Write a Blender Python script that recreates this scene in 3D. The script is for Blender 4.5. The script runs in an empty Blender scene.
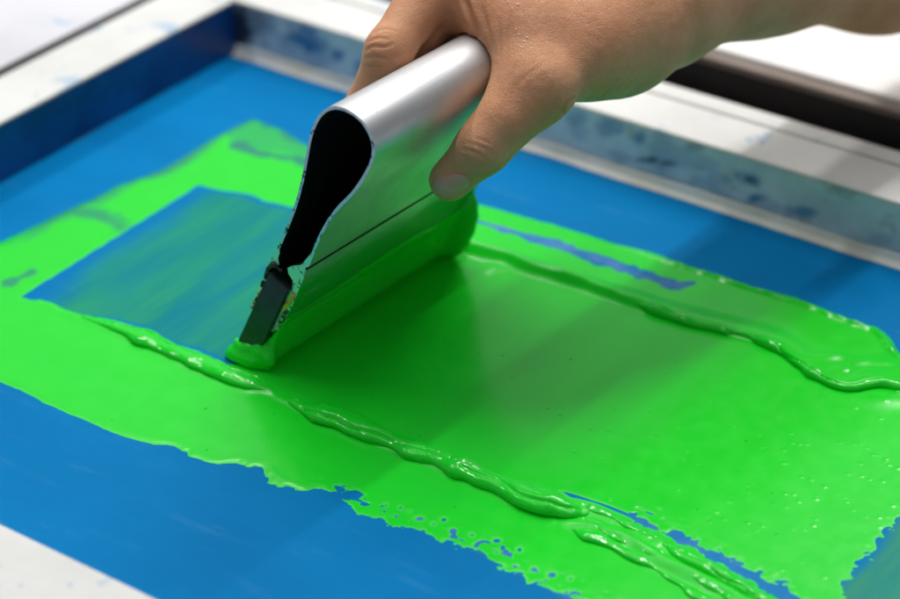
import bpy, bmesh, math
import numpy as np
from mathutils import Vector, Matrix

scene = bpy.context.scene
COL = scene.collection

# ------------------------------------------------------------------ camera, world, lamps, exposure
F_PX, PITCH, DIST = 2300.0, math.radians(31.5), 0.96
aX = np.array([.819, -.574]); aX = aX / np.linalg.norm(aX)
aY = np.array([-aX[1], aX[0]])
def from_view(v):           # (right, away, up) seen from the operator -> world axes of the printing screen
    return np.array([v[0]*aX[0] + v[1]*aX[1], v[0]*aY[0] + v[1]*aY[1], v[2]])
CAM = from_view((0, -DIST*math.cos(PITCH), DIST*math.sin(PITCH)))
CR = from_view((1, 0, 0))
CF = from_view((0, math.cos(PITCH), -math.sin(PITCH)))
CU = from_view((0, math.sin(PITCH), math.cos(PITCH)))

cam_data = bpy.data.cameras.new('camera')
cam = bpy.data.objects.new('camera', cam_data); COL.objects.link(cam)
m = Matrix.Identity(4)
for i in range(3):
    m[i][0], m[i][1], m[i][2], m[i][3] = CR[i], CU[i], -CF[i], CAM[i]
cam.matrix_world = m
cam_data.sensor_width = 36.0
cam_data.lens = F_PX/900*36
cam_data.clip_start, cam_data.clip_end = 0.02, 50
cam_data.dof.use_dof = True
cam_data.dof.focus_distance = 0.862
cam_data.dof.aperture_fstop = 6.3
cam_data.dof.aperture_blades = 0
scene.camera = cam

world = bpy.data.worlds.new('World'); scene.world = world
world.use_nodes = True
bg = world.node_tree.nodes['Background']
bg.inputs[0].default_value = (0.80, 0.90, 1.0, 1)
bg.inputs[1].default_value = 0.16

def area(name, loc, target, sx, sy, power, color=(1, 1, 1)):
    d = bpy.data.lights.new(name, 'AREA'); d.shape = 'RECTANGLE'
    d.size, d.size_y, d.energy, d.color = sx, sy, power, color
    o = bpy.data.objects.new(name, d); COL.objects.link(o)
    o.location = from_view(loc)
    dirv = Vector(from_view(target)) - o.location
    o.rotation_euler = dirv.to_track_quat('-Z', 'Y').to_euler()
    return o
area('back_panel', (0.1, 1.75, 1.15), (0, 0.05, 0), 3.2, 1.5, 7.2, (0.97, 0.99, 1.0))  # unseen broad panel behind, sized for the pale reflection in the ink
o = area('ceiling_tube', (0.52, 1.04, 1.45), (0, 0, 0), 0.045, 2.3, 22, (1.0, 0.985, 0.95))
o.rotation_euler = (0, 0, math.radians(-4))
o = area('ceiling_tube', (-0.65, 0.70, 1.42), (0, 0, 0), 0.03, 1.7, 8.0, (1.0, 0.985, 0.95))
o.rotation_euler = (0, math.radians(-33), math.radians(-4))
area('overhead_fill', (0.1, 0.25, 1.7), (0, 0.05, 0), 2.2, 1.6, 13, (1.0, 0.985, 0.95))  # wide fill added overhead to soften the forearm's shadow

scene.view_settings.view_transform = 'Standard'
scene.view_settings.look = 'None'
scene.view_settings.exposure = 0.03
scene.view_settings.gamma = 1.0
scene.render.engine = 'CYCLES'
scene.cycles.max_bounces = 8
scene.cycles.use_denoising = True

# ------------------------------------------------------------------ geometry helpers
def ray(px, py):
    px = np.asarray(px, float); py = np.asarray(py, float)
    return ((px-450)/F_PX)[..., None]*CR - ((py-299.5)/F_PX)[..., None]*CU + CF
def ground(px, py, z=0.0):
    d = ray(px, py); t = (z-CAM[2])/d[..., 2]
    return CAM + t[..., None]*d
def at_depth(px, py, depth):
    return CAM + ray(px, py)*depth
def project(p):
    v = p-CAM; f = v@CF
    return 450+F_PX*(v@CR)/f, 299.5-F_PX*(v@CU)/f, f
def gpoly(pts, z=0.0):
    a = np.array(pts, float); return ground(a[:, 0], a[:, 1], z)[:, :2]

def vnoise(p, scale, seed=0):
    """smooth value noise in 0..1 at points p (N,2 or N,3), cell size = scale"""
    q = np.asarray(p)/scale
    i = np.floor(q).astype(np.int64); f = q-i; f = f*f*(3-2*f)
    n = q.shape[-1]; out = 0.0
    pr = (374761393, 668265263, 1274126177)
    for c in range(2**n):
        h = np.full(q.shape[:-1], seed*974711+1013, np.int64); w = 1.0
        for k in range(n):
            b = (c >> k) & 1
            h = h + (i[..., k]+b)*pr[k]
            w = w*(f[..., k] if b else 1-f[..., k])
        h = (h ^ (h >> 13))*1274126177 & 0x7fffffff
        h = (h ^ (h >> 16))*668265263 & 0x7fffffff
        out = out + w*((h ^ (h >> 15)) & 0xffff)/65535.0
    return out
def fbm(p, scale, seed=0, octaves=3):
    s, a, t = 0, 1.0, 0
    for k in range(octaves):
        s = s+a*vnoise(p, scale/2**k, seed+k*17); t += a; a *= .5
    return s/t
def sstep(a, b, x):
    t = np.clip((x-a)/(b-a), 0, 1); return t*t*(3-2*t)

def seg_dist(P, A, B):
    ab = B-A; ap = P-A
    h = np.clip((ap@ab)/max(ab@ab, 1e-12), 0, 1)
    d = ap-h[..., None]*ab
    return np.sqrt((d*d).sum(-1)), h
def poly_sdf(P, V):
    """signed distance to closed 2D polygon, negative inside"""
    d = np.full(len(P), 1e9); ins = np.zeros(len(P), bool)
    n = len(V)
    for i in range(n):
        A, B = V[i], V[(i+1) % n]
        dd, _ = seg_dist(P, A, B); d = np.minimum(d, dd)
        c = (A[1] > P[:, 1]) != (B[1] > P[:, 1])
        if abs(B[1]-A[1]) > 1e-12:
            x = (B[0]-A[0])*(P[:, 1]-A[1])/(B[1]-A[1])+A[0]
            ins ^= c & (P[:, 0] < x)
    return np.where(ins, -d, d)
def line_field(P, V, vals):
    """distance to polyline, side sign and interpolated values (columns of vals)"""
    best = np.full(len(P), 1e9); sgn = np.ones(len(P)); out = np.zeros((len(P), vals.shape[1])); arc = np.zeros(len(P)); L = 0
    for i in range(len(V)-1):
        A, B = V[i], V[i+1]
        d, h = seg_dist(P, A, B); k = d < best
        best[k] = d[k]
        ab = B-A
        cr = ab[0]*(P[:, 1]-A[1])-ab[1]*(P[:, 0]-A[0])
        sgn[k] = np.sign(cr[k])
        out[k] = vals[i]+(vals[i+1]-vals[i])*h[k, None]
        ln = np.linalg.norm(ab); arc[k] = L+h[k]*ln; L += ln
    return best, sgn, out, arc
def smooth_line(pts, n=6):
    """Catmull-Rom through points"""
    p = np.array(pts, float); p = np.vstack([2*p[0]-p[1], p, 2*p[-1]-p[-2]]); out = []
    for i in range(1, len(p)-2):
        for t in np.arange(n)/n:
            out.append(.5*((2*p[i])+(-p[i-1]+p[i+1])*t+(2*p[i-1]-5*p[i]+4*p[i+1]-p[i+2])*t*t+(-p[i-1]+3*p[i]-3*p[i+1]+p[i+2])*t**3))
    out.append(p[-2]); return np.array(out)

def link_mesh(name, verts, faces, mat, parent=None, smooth=True, sharp=None):
    me = bpy.data.meshes.new(name)
    me.from_pydata([tuple(v) for v in verts] if not isinstance(verts, np.ndarray) else verts.tolist(), [],
                   faces.tolist() if isinstance(faces, np.ndarray) else faces)
    for mm in (mat if isinstance(mat, (list, tuple)) else [mat]): me.materials.append(mm)
    if smooth: me.polygons.foreach_set('use_smooth', [True]*len(me.polygons))
    if sharp: me.set_sharp_from_angle(angle=math.radians(sharp))
    me.update()
    o = bpy.data.objects.new(name, me); COL.objects.link(o)
    if parent: o.parent = parent
    return o
def set_attr(o, name, arr):
    a = o.data.attributes.new(name, 'FLOAT', 'POINT'); a.data.foreach_set('value', np.ascontiguousarray(arr, dtype=np.float32))
def grid_faces(nx, ny):
    i, j = np.meshgrid(np.arange(nx-1), np.arange(ny-1), indexing='ij')
    a = (i*ny+j).ravel()
    return np.stack([a, a+ny, a+ny+1, a+1], 1)
def tag(o, label=None, cat=None, kind=None, group=None):
    if label: o['label'] = label
    if cat: o['category'] = cat
    if kind: o['kind'] = kind
    if group: o['group'] = group
    return o
def empty(name, loc=(0, 0, 0)):
    o = bpy.data.objects.new(name, None); o.empty_display_size = .02; COL.objects.link(o); o.location = loc; return o
def box(name, lo, hi, mat, parent=None, bevel=.001, seg=2):
    bm = bmesh.new(); bmesh.ops.create_cube(bm, size=1)
    for v in bm.verts:
        v.co = Vector([(lo[k]+hi[k])/2+v.co[k]*(hi[k]-lo[k]) for k in range(3)])
    if bevel: bmesh.ops.bevel(bm, geom=bm.edges[:], offset=bevel, segments=seg, affect='EDGES', profile=.6)
    me = bpy.data.meshes.new(name); bm.to_mesh(me); bm.free(); me.materials.append(mat)
    o = bpy.data.objects.new(name, me); COL.objects.link(o)
    if parent: o.parent = parent
    return o
def surface_nets(f, org, h):
    s = f < 0
    nx, ny, nz = f.shape
    corners = [(a, b, c) for a in (0, 1) for b in (0, 1) for c in (0, 1)]
    sl = lambda o: tuple(slice(o[k], f.shape[k]-1+o[k]) for k in range(3))
    cnt = sum(s[sl(c)].astype(np.int8) for c in corners)
    act = (cnt > 0) & (cnt < 8)
    I = np.argwhere(act); idx = np.full(act.shape, -1, np.int64); idx[act] = np.arange(len(I))
    pos = np.zeros((len(I), 3)); num = np.zeros(len(I))
    for c in corners:
        for k in range(3):
            if c[k]: continue
            e = list(c); e[k] = 1
            fa = f[I[:, 0]+c[0], I[:, 1]+c[1], I[:, 2]+c[2]]; fb = f[I[:, 0]+e[0], I[:, 1]+e[1], I[:, 2]+e[2]]
            x = (fa < 0) != (fb < 0)
            t = np.where(x, fa/np.where(x, fa-fb, 1), 0)
            p = np.tile(np.array(c, float), (len(I), 1)); p[:, k] = t
            pos[x] += p[x]; num[x] += 1
    V = org+(I+pos/num[:, None])*h
    Fs = []
    for k in range(3):
        u, v = [(1, 2), (2, 0), (0, 1)][k]
        a = [slice(1, -1)]*3; a[k] = slice(0, -1); b = list(a); b[k] = slice(1, None)
        sa, sb = s[tuple(a)], s[tuple(b)]
        for flip, mk in ((False, sa & ~sb), (True, ~sa & sb)):
            g = np.argwhere(mk)
            g = g+np.array([0 if kk == k else 1 for kk in range(3)])
            def cell(du, dv):
                q = g.copy(); q[:, u] -= du; q[:, v] -= dv
                return idx[q[:, 0], q[:, 1], q[:, 2]]
            quad = np.stack([cell(1, 1), cell(0, 1), cell(0, 0), cell(1, 0)], 1)
            Fs.append(quad[:, ::-1] if flip else quad)
    return V, np.vstack(Fs)
def relax(V, Fq, it=2, lam=.5):
    e = np.vstack([Fq[:, [0, 1]], Fq[:, [1, 2]], Fq[:, [2, 3]], Fq[:, [3, 0]]]); e = np.vstack([e, e[:, ::-1]])
    n = np.bincount(e[:, 0], minlength=len(V)).astype(float)
    for k in range(it):
        a = np.stack([np.bincount(e[:, 0], V[e[:, 1], c], minlength=len(V)) for c in range(3)], 1)/n[:, None]
        V = V+lam*(a-V)
    return V
def vnormals(V, Fq):
    n = np.cross(V[Fq[:, 2]]-V[Fq[:, 0]], V[Fq[:, 3]]-V[Fq[:, 1]])
    out = np.zeros_like(V)
    for k in range(4):
        for c in range(3): out[:, c] += np.bincount(Fq[:, k], n[:, c], minlength=len(V))
    return out/np.maximum(np.linalg.norm(out, axis=1), 1e-12)[:, None]

# ------------------------------------------------------------------ material helpers
class Mat:
    def __init__(s, name, color=(.5, .5, .5), rough=.5, metal=0, **kw):
        s.m = bpy.data.materials.new(name); s.m.use_nodes = True
        s.t = s.m.node_tree; s.b = s.t.nodes['Principled BSDF']
        s.b.inputs['Base Color'].default_value = (*color, 1)
        s.b.inputs['Roughness'].default_value = rough; s.b.inputs['Metallic'].default_value = metal
        for k, v in kw.items(): s.b.inputs[k.replace('_', ' ')].default_value = v
    def n(s, typ, **kw):
        x = s.t.nodes.new(typ)
        for k, v in kw.items(): setattr(x, k, v)
        return x
    def l(s, a, b): s.t.links.new(a, b)
    def coords(s, scale=(1, 1, 1), rot=(0, 0, 0)):
        g = s.n('ShaderNodeNewGeometry'); mp = s.n('ShaderNodeMapping')
        mp.inputs['Scale'].default_value = scale; mp.inputs['Rotation'].default_value = rot
        s.l(g.outputs['Position'], mp.inputs['Vector']); return mp.outputs[0]
    def noise(s, scale, detail=3, rough=.55, vec=None, dist=0):
        x = s.n('ShaderNodeTexNoise'); x.inputs['Scale'].default_value = scale; x.inputs['Detail'].default_value = detail
        x.inputs['Roughness'].default_value = rough; x.inputs['Distortion'].default_value = dist
        s.l(vec if vec is not None else s.coords(), x.inputs['Vector']); return x.outputs[0]
    def ramp(s, fac, *stops):
        r = s.n('ShaderNodeMapRange'); r.interpolation_type = 'SMOOTHSTEP'
        s.l(fac, r.inputs[0]); r.inputs[1].default_value, r.inputs[2].default_value = stops[:2]
        r.inputs[3].default_value, r.inputs[4].default_value = stops[2:] if len(stops) > 2 else (0, 1)
        return r.outputs[0]
    def attr(s, name):
        a = s.n('ShaderNodeAttribute'); a.attribute_name = name; return a.outputs['Fac']
    def mix(s, fac, a, b):
        x = s.n('ShaderNodeMix', data_type='RGBA')
        for i, v in ((0, fac), (6, a), (7, b)):
            if hasattr(v, 'links'): s.l(v, x.inputs[i])
            elif i == 0: x.inputs[0].default_value = v
            else: x.inputs[i].default_value = (*v, 1)
        return x.outputs[2]
    def math(s, op, a, b=0.0):
        x = s.n('ShaderNodeMath', operation=op)
        for i, v in enumerate((a, b)):
            if hasattr(v, 'links'): s.l(v, x.inputs[i])
            else: x.inputs[i].default_value = v
        return x.outputs[0]
    def color(s, c): s.l(c, s.b.inputs['Base Color']); return s
    def rough(s, r): s.l(r, s.b.inputs['Roughness']); return s
    def bump(s, h, dist=.001, strength=1.0):
        x = s.n('ShaderNodeBump'); x.inputs['Distance'].default_value = dist; x.inputs['Strength'].default_value = strength
        prev = s.b.inputs['Normal'].links
        if prev: s.l(prev[0].from_socket, x.inputs['Normal'])
        s.l(h, x.inputs['Height']); s.l(x.outputs[0], s.b.inputs['Normal']); return s

BLUE, BLUE2 = (.0, .175, .45), (.0, .20, .50)
GREEN = (.010, .70, .024)

# blue emulsion on the fabric, with the wiped, ink-tinted open area
me_ = Mat('blue_emulsion', BLUE, .6, Specular_IOR_Level=.05)
c = me_.mix(me_.ramp(me_.noise(26, 4, .6, me_.coords((.45, 1, 1))), .3, .72), BLUE, BLUE2)
c = me_.mix(me_.math('MULTIPLY', me_.ramp(me_.noise(75, 4, .7, me_.coords((.2, 1, 1))), .56, .80), .42), c, (.06, .26, .52))
st = me_.math('ADD', me_.math('MULTIPLY', me_.noise(34, 3, .55, me_.coords((1, .22, 1), (0, 0, .12))), .7), me_.math('MULTIPLY', me_.noise(260, 3, .6, me_.coords((1, .06, 1), (0, 0, .06))), .3))
teal = me_.mix(me_.ramp(st, .30, .72), (.003, .205, .25), (.026, .33, .165))
c = me_.mix(me_.math('MULTIPLY', me_.attr('residue'), me_.ramp(st, .15, .6, .9, 1.0)), c, teal)
c = me_.mix(me_.math('MULTIPLY', me_.attr('green_haze'), me_.ramp(me_.noise(220, 3, .6, me_.coords((1, .1, 1), (0, 0, .06))), .3, .7, .45, .95)), c, (.05, .30, .20))
c = me_.mix(me_.attr('lilac'), c, (.10, .26, .58))
me_.color(c)
weave = me_.n('ShaderNodeTexWave'); weave.inputs['Scale'].default_value = 260; weave.bands_direction = 'X'; me_.l(me_.coords(), weave.inputs[0])
weave2 = me_.n('ShaderNodeTexWave'); weave2.inputs['Scale'].default_value = 260; weave2.bands_direction = 'Y'; me_.l(me_.coords(), weave2.inputs[0])
me_.bump(me_.math('ADD', weave.outputs[1], weave2.outputs[1]), .00005, .5)
M_EMUL = me_.m

mi = Mat('wet_green_ink', GREEN, .2, IOR=1.42)
v = mi.n('ShaderNodeTexVoronoi'); v.feature = 'F1'; v.inputs['Scale'].default_value = 165; mi.l(mi.coords((1, 1, 1)), v.inputs['Vector'])
sepv = mi.n('ShaderNodeSeparateColor'); mi.l(v.outputs['Color'], sepv.inputs[0])
pit = mi.math('MULTIPLY', mi.ramp(v.outputs['Distance'], .0, .11, 1, 0), mi.ramp(sepv.outputs[0], .86, .87))
mi.bump(mi.noise(900, 2), .00006, .35)
mi.bump(pit, .0006, .9)
thin = mi.attr('thin')
c = mi.mix(mi.ramp(mi.noise(60, 3), .35, .7), GREEN, (.012, .72, .025))
c = mi.mix(thin, c, (.012, .24, .17))
mi.color(c)
mi.rough(mi.math('MAXIMUM', mi.ramp(mi.noise(120, 3), .3, .7, .18, .24), mi.math('MULTIPLY', mi.attr('dry_edge'), .48)))
M_INK = mi.m
mr = Mat('thick_wet_green_ink', GREEN, .06, IOR=1.5)
mr.bump(mr.noise(210, 3, .6, mr.coords((.45, 1, 1), (0, 0, .15))), .0012, .6); mr.bump(mr.noise(600, 2), .00012, .3)
mr.rough(mr.ramp(mr.noise(150, 3), .35, .65, .03, .085))
M_RIDGE = mr.m

def whitepaint(name, base=(.80, .80, .78), stain=.57):
    w_ = Mat(name, base, .5)
    c = w_.mix(w_.ramp(w_.noise(9, 5, .6), .35, .75), base, tuple(x*.82 for x in base))
    c = w_.mix(w_.math('MULTIPLY', w_.ramp(w_.noise(38, 5, .65, None, .6), stain, stain+.07), .55), c, (.22, .42, .66))
    c = w_.mix(w_.math('MULTIPLY', w_.ramp(w_.noise(120, 4, .7), .64, .74), .35), c, (.30, .31, .33))
    w_.color(c); w_.bump(w_.noise(160, 4), .0004, .4)
    return w_.m
M_WHITE = whitepaint('white_frame_paint')
M_TABLE = whitepaint('white_table_paint', (.74, .74, .79), .60)

mw = Mat('stained_bar_side', (.4, .42, .43), .45)
c = mw.mix(mw.ramp(mw.noise(40, 5, .6), .3, .7), (.78, .81, .82), (.60, .64, .66))
c = mw.mix(mw.math('MULTIPLY', mw.ramp(mw.noise(70, 4, .6), .58, .7), .5), c, (.42, .38, .30))
c = mw.mix(mw.attr('blue_stain'), c, mw.mix(mw.noise(55, 3), (.02, .10, .30), (.03, .22, .45)))
c = mw.mix(mw.attr('dark_patch'), c, (.02, .025, .05))
mw.color(c); mw.bump(mw.noise(130, 4), .0005, .5)
M_SIDE = mw.m
mn = Mat('navy_coated_side', (.003, .05, .19), .35)
c = mn.mix(mn.ramp(mn.noise(30, 4, .6), .3, .7), (.002, .035, .15), (.004, .085, .30))
mn.color(c); mn.bump(mn.noise(110, 4), .0005, .5)
M_NAVY = mn.m
M_TAPE = (lambda t: (t.color(t.mix(t.ramp(t.noise(45, 4), .35, .7), (.86, .85, .81), (.78, .72, .60))), t.bump(t.noise(140, 3), .0005, .5), t.m)[-1])(Mat('cream_tape', (.8, .78, .72), .5))
M_BLACK = (lambda t: (t.color(t.mix(t.noise(50, 3), (.012, .012, .014), (.035, .030, .028))), t.m)[-1])(Mat('black_metal', (.02, .02, .02), .45))
M_EDGE = (lambda t: (t.color(t.mix(t.noise(60, 3), (.18, .135, .11), (.30, .25, .22))), t.m)[-1])(Mat('brown_table_edge', (.3, .22, .18), .6))

# ------------------------------------------------------------------ the setting: table
ZT = -.016
tb = box('table_surface', (-1.6, -1.6, ZT-.03), (1.9, 1.9, ZT), (lambda t: (t.color(t.mix(t.noise(8, 4), (.10, .10, .11), (.16, .16, .17))), t.m)[-1])(Mat('dark_table', (.12, .12, .13), .5)), None, .002)
tag(tb, kind='structure')

# ------------------------------------------------------------------ printing screen
X0, X1, Y0, Y1, H, W = -.2262, .46, -.2435, .1345, .029, .0425
screen = tag(empty('printing_screen'), 'white framed screen with blue coated fabric stretched across it, under the green ink', 'printing screen')
def bar(lo, hi, groove=None):
    return box('frame_bar', lo, hi, M_WHITE, screen, .0012, 3)
WL = .0335
# far bar with a narrow groove near its outer edge: two strips over one core
bar((X0-WL, Y1, -.012), (X1+.04, Y1+.0295, H))
bar((X0-WL, Y1+.0312, -.012), (X1+.04, Y1+W, H))
bar((X0-WL, Y0-.0015, -.012), (X0, Y1-.0004, H))
bar((X0-WL, Y0-.05, -.012), (X1+.04, Y0-.0019, H))
bar((X1, Y0-.0015, -.012), (X1+.04, Y1-.0004, H))
core = box('groove_core', (X0-WL, Y1+.0293, -.012), (X1+.04, Y1+.0314, H-.0035), M_BLACK, screen, 0)

# inner sides of the bars: stained skins standing 0.4 mm proud
def side_panel(name, mat, x_of, a0, a1, along):
    n, k = int((a1-a0)/.0012), 26
    a = np.linspace(a0, a1, n); z = np.linspace(.0005, H-.0012, k)
    A, Z = np.meshgrid(a, z, indexing='ij')
    off = .0004+.0006*vnoise(np.stack([A, Z], -1), .02, 5)
    V = np.stack([A, np.full_like(A, x_of)-off, Z], -1) if along == 'x' else np.stack([np.full_like(A, x_of)+off, A, Z], -1)
    V = V.reshape(-1, 3); Fq = grid_faces(n, k)
    if along == 'y': Fq = Fq[:, ::-1]
    return link_mesh(name, V, Fq, mat, screen), V
p_, V = side_panel('inner_side', M_SIDE, Y1, X0, X1, 'x')
px, py, _ = project(V)
nz = fbm(V[:, [0, 2]], .012, 3)
blue = np.zeros(len(V)); dark = np.zeros(len(V))
for (cx, cy, rx, ry, wgt) in [(296, 38, 16, 12, 1), (318, 47, 16, 10, 1), (338, 55, 10, 8, .9), (362, 66, 8, 8, .7), (640, 138, 10, 10, .9), (612, 125, 12, 9, .8), (655, 158, 16, 6, .6), (748, 178, 13, 9, 1), (755, 199, 9, 6, .9), (802, 212, 17, 6, .8), (690, 150, 10, 5, .3), (880, 240, 12, 5, .3), (575, 118, 10, 8, .5), (270, 24, 8, 10, .5)]:
    r = np.hypot((px-cx)/rx, (py-cy)/ry); blue = np.maximum(blue, wgt*sstep(1.5, .3, r+(nz-.5)*2.6))
for (cx, cy, rx, ry, wgt) in [(240, 28, 14, 30, .97), (255, 20, 10, 16, .5), (646, 160, 20, 4.5, .8), (750, 181, 8, 6, .5), (695, 147, 9, 4, .35), (665, 163, 10, 4, .8)]:  # dark patches, the strongest in the far left corner
    r = np.hypot((px-cx)/rx, (py-cy)/ry); dark = np.maximum(dark, wgt*sstep(1.45, .35, r+(nz-.5)*2.0))
sm = V[:, [0, 2]]*np.array([.45, 1])
blue = np.maximum(blue*(.45+.75*fbm(sm, .006, 14)), .3*sstep(.55, .66, fbm(sm, .010, 12)))
set_attr(p_, 'blue_stain', np.clip(blue, 0, 1)); set_attr(p_, 'dark_patch', dark)
side_panel('inner_side', M_NAVY, X0, Y0, Y1-.0012, 'y')

# sealing tape along the foot of the far bar
n = 500; a = np.linspace(X0+.001, X1-.001, n)
wob = .0009*(fbm(np.stack([a, a*0], -1), .03, 9)-.5)*2
prof = [(-.0011, .0056), (-.0015, .0052), (-.0019, .0030), (-.0026, .0014), (-.0044, .0009), (-.0049, .0002)]
V = np.array([[(x, Y1+p[0]+(w_ if k > 2 else 0), p[1]+(w_ if k < 2 else 0)) for k, p in enumerate(prof)] for x, w_ in zip(a, wob)]).reshape(-1, 3)
link_mesh('tape_strip', V, grid_faces(n, len(prof))[:, ::-1], M_TAPE, screen)

# fabric with emulsion
OPEN = [(20, 297), (73.5, 263.5), (128.6, 228.6), (176, 199), (198, 184.5), (220, 190), (250, 194), (264.5, 201), (290, 206.5), (345, 214), (400, 221), (430, 224), (380, 262), (300, 316), (245, 358), (238, 365), (227, 365), (200, 352), (170, 345), (147, 332), (117, 322), (80, 317), (57, 310), (50, 305)]
TEAL_R = [(945, 470), (900, 519), (885, 537), (865, 557), (852, 574), (841, 588), (800, 640), (1000, 760), (1150, 600)]
h = .0012
gx = np.arange(X0-.0005, X1+.002, h); gy = np.arange(Y0-.001, Y1+.0008, h)
GX, GY = np.meshgrid(gx, gy, indexing='ij'); P2 = np.stack([GX.ravel(), GY.ravel()], 1)
V = np.column_stack([P2, np.zeros(len(P2))])
mesh_o = link_mesh('mesh_fabric', V, grid_faces(len(gx), len(gy)), M_EMUL, screen)
so, sr = poly_sdf(P2, gpoly(OPEN)), poly_sdf(P2, gpoly(TEAL_R))
nz = fbm(P2, .03, 21)
stroke = fbm(P2*np.array([1, .35]), .012, 4)
le, _, _, _ = line_field(P2, gpoly([(20, 297), (73.5, 263.5), (128.6, 228.6), (176, 199), (198, 184.5), (225, 170)]), np.zeros((6, 1)))
res = sstep(.0005, -.004, so+(nz-.5)*.004)*sstep(.001, .020, le+(nz-.5)*.014)*(.95+.4*(stroke-.5))
res = np.maximum(res, sstep(.002, -.004, sr+(nz-.5)*.008)*.85)
set_attr(mesh_o, 'residue', np.clip(res, 0, 1))
set_attr(mesh_o, 'green_haze', sstep(.003, -.004, sr+(nz-.5)*.008))
LIL = [(473, 220), (500, 228), (520, 234), (540, 241), (560, 245), (580, 253), (607, 262), (633, 272), (653, 278), (677, 287), (693, 283)]
ld, _, _, _ = line_field(P2, gpoly(LIL), np.zeros((len(LIL), 1)))
STRIP = [(638, 523), (673, 536), (702, 553), (735, 570), (760, 585), (800, 605)]
ls, _, _, _ = line_field(P2, gpoly(STRIP), np.zeros((len(STRIP), 1)))
TORN = [(395, 512), (440, 530), (480, 545), (530, 570), (580, 598), (640, 630)]
lt, _, _, _ = line_field(P2, gpoly(TORN), np.zeros((len(TORN), 1)))
set_attr(mesh_o, 'lilac', np.maximum(.7*sstep(.005, .001, lt), np.maximum(sstep(.006, .001, ld), .5*sstep(.012, .002, ls)))*(.35+.65*sstep(.3, .7, fbm(P2, .006, 8))))

# ------------------------------------------------------------------ green ink film, one height field with its ridges
OUT = [(-60, 272), (0, 242), (63, 212), (90, 200), (121, 184.5), (162, 170), (198, 148), (235, 127.5), (253, 120), (279, 129), (308, 146), (360, 166), (410, 184), (460, 199), (490, 207), (527, 217), (573, 230), (613, 243), (647, 251), (691, 267), (740, 283), (793.5, 298), (839, 315), (876, 328), (887, 338), (894, 349), (902, 357),
       (945, 385), (960, 430), (940, 480), (900, 519), (885, 537), (865, 557), (852, 574), (841, 588), (838, 600), (826, 608), (800, 599), (783, 582), (746, 566), (709, 549), (673, 534), (650, 526), (641, 523), (659, 533), (702, 555), (730, 571.5), (756, 587), (768, 600), (790, 640), (900, 730),
       (700, 668), (620, 622), (563, 595.6), (548, 588), (519, 575.5), (494, 564.5), (479, 552), (446, 542.6), (410, 530), (377, 519), (358, 513), (350, 504), (339, 495), (320, 490), (307, 492), (287, 490), (277, 487), (267, 482), (263, 468), (253, 467), (238, 462), (230, 465), (210, 463), (202, 460), (190, 457), (185, 452), (170, 446), (153, 445), (123, 437), (83, 420), (37, 399), (0, 382), (-60, 352)]
h = .00065
gx = np.arange(-.222, .30, h); gy = np.arange(-.2425, .105, h)
GX, GY = np.meshgrid(gx, gy, indexing='ij'); P2 = np.stack([GX.ravel(), GY.ravel()], 1)
NXg, NYg = len(gx), len(gy)
ppx, ppy, _ = project(np.column_stack([P2, np.zeros(len(P2))]))
so = poly_sdf(P2, gpoly(OUT)); si = poly_sdf(P2, gpoly(OPEN))
fine = fbm(P2, .0045, 31, 3)-.5; mid = fbm(P2, .02, 37, 2)-.5
ragged = sstep(130, 260, ppx)*sstep(380, 430, ppy)           # the near edge is torn, the rest runs clean
ragged = np.maximum(ragged, .55*sstep(640, 800, ppx)*sstep(470, 520, ppy))
so = so+fine*(.0012+.0055*ragged)+mid*.002
teeth = sstep(400, 470, ppx)*sstep(430, 480, ppy)
so = so+teeth*.0034*(fbm(P2, .0021, 131, 2)-.5)
d = np.maximum(so, -si-.0002+fine*.0012)
pin = sstep(-.0105, -.006, so)*sstep(300, 360, ppx)*sstep(470, 500, ppy)*(1-sstep(640, 700, ppx))
d = np.maximum(d, (vnoise(P2*np.array([1, 1.3]), .0026, 141)*.8+.2*vnoise(P2, .0012, 143)-.93+.17*pin)*.012-1.0*(pin <= .01))                      # negative on the ink
# tears and pinholes along the near edge
def hole(cx, cy, rx, ry):
    global d
    r = np.hypot((ppx-cx)/rx, (ppy-cy)/ry)+fine*2.0
    d = np.maximum(d, (1-r)*min(rx, ry)/2300*.9)
for x, y, rx, ry in [(328, 380, 15, 8), (393, 383, 7, 5), (365, 395, 6, 4), (420, 415, 9, 7), (470, 425, 6, 5), (540, 440, 10, 6), (565, 470, 10, 9), (600, 465, 7, 6), (690, 535, 11, 7), (740, 545, 8, 6), (235, 342, 5, 4), (275, 350, 5, 4), (300, 360, 4, 3), (480, 455, 5, 4), (640, 520, 7, 5)]:
    hole(300+x/2.737, 380+y/2.737, rx/3.4, ry/3.4)
hole(349, 494, 9, 5); hole(341, 490, 6, 4)
CR1 = [(425, 449), (450, 460), (480, 471), (510, 481)]
lc, _, lcv, _ = line_field(P2, gpoly(CR1), np.array([[.2], [1], [1], [.2]])*.0016)
d = np.maximum(d, -(lc-lcv[:, 0]*(.2+1.4*vnoise(P2, .004, 61)))-.0002)
CR2 = [(560, 491), (575, 496), (600, 504), (625, 514), (645, 524)]
lc, _, lcv, _ = line_field(P2, gpoly(CR2), np.array([[.4], [1], [1], [1.2], [1.2]])*.0017)
d = np.maximum(d, -(lc-lcv[:, 0]*(.3+1.3*vnoise(P2, .005, 63)))-.0002)
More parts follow.
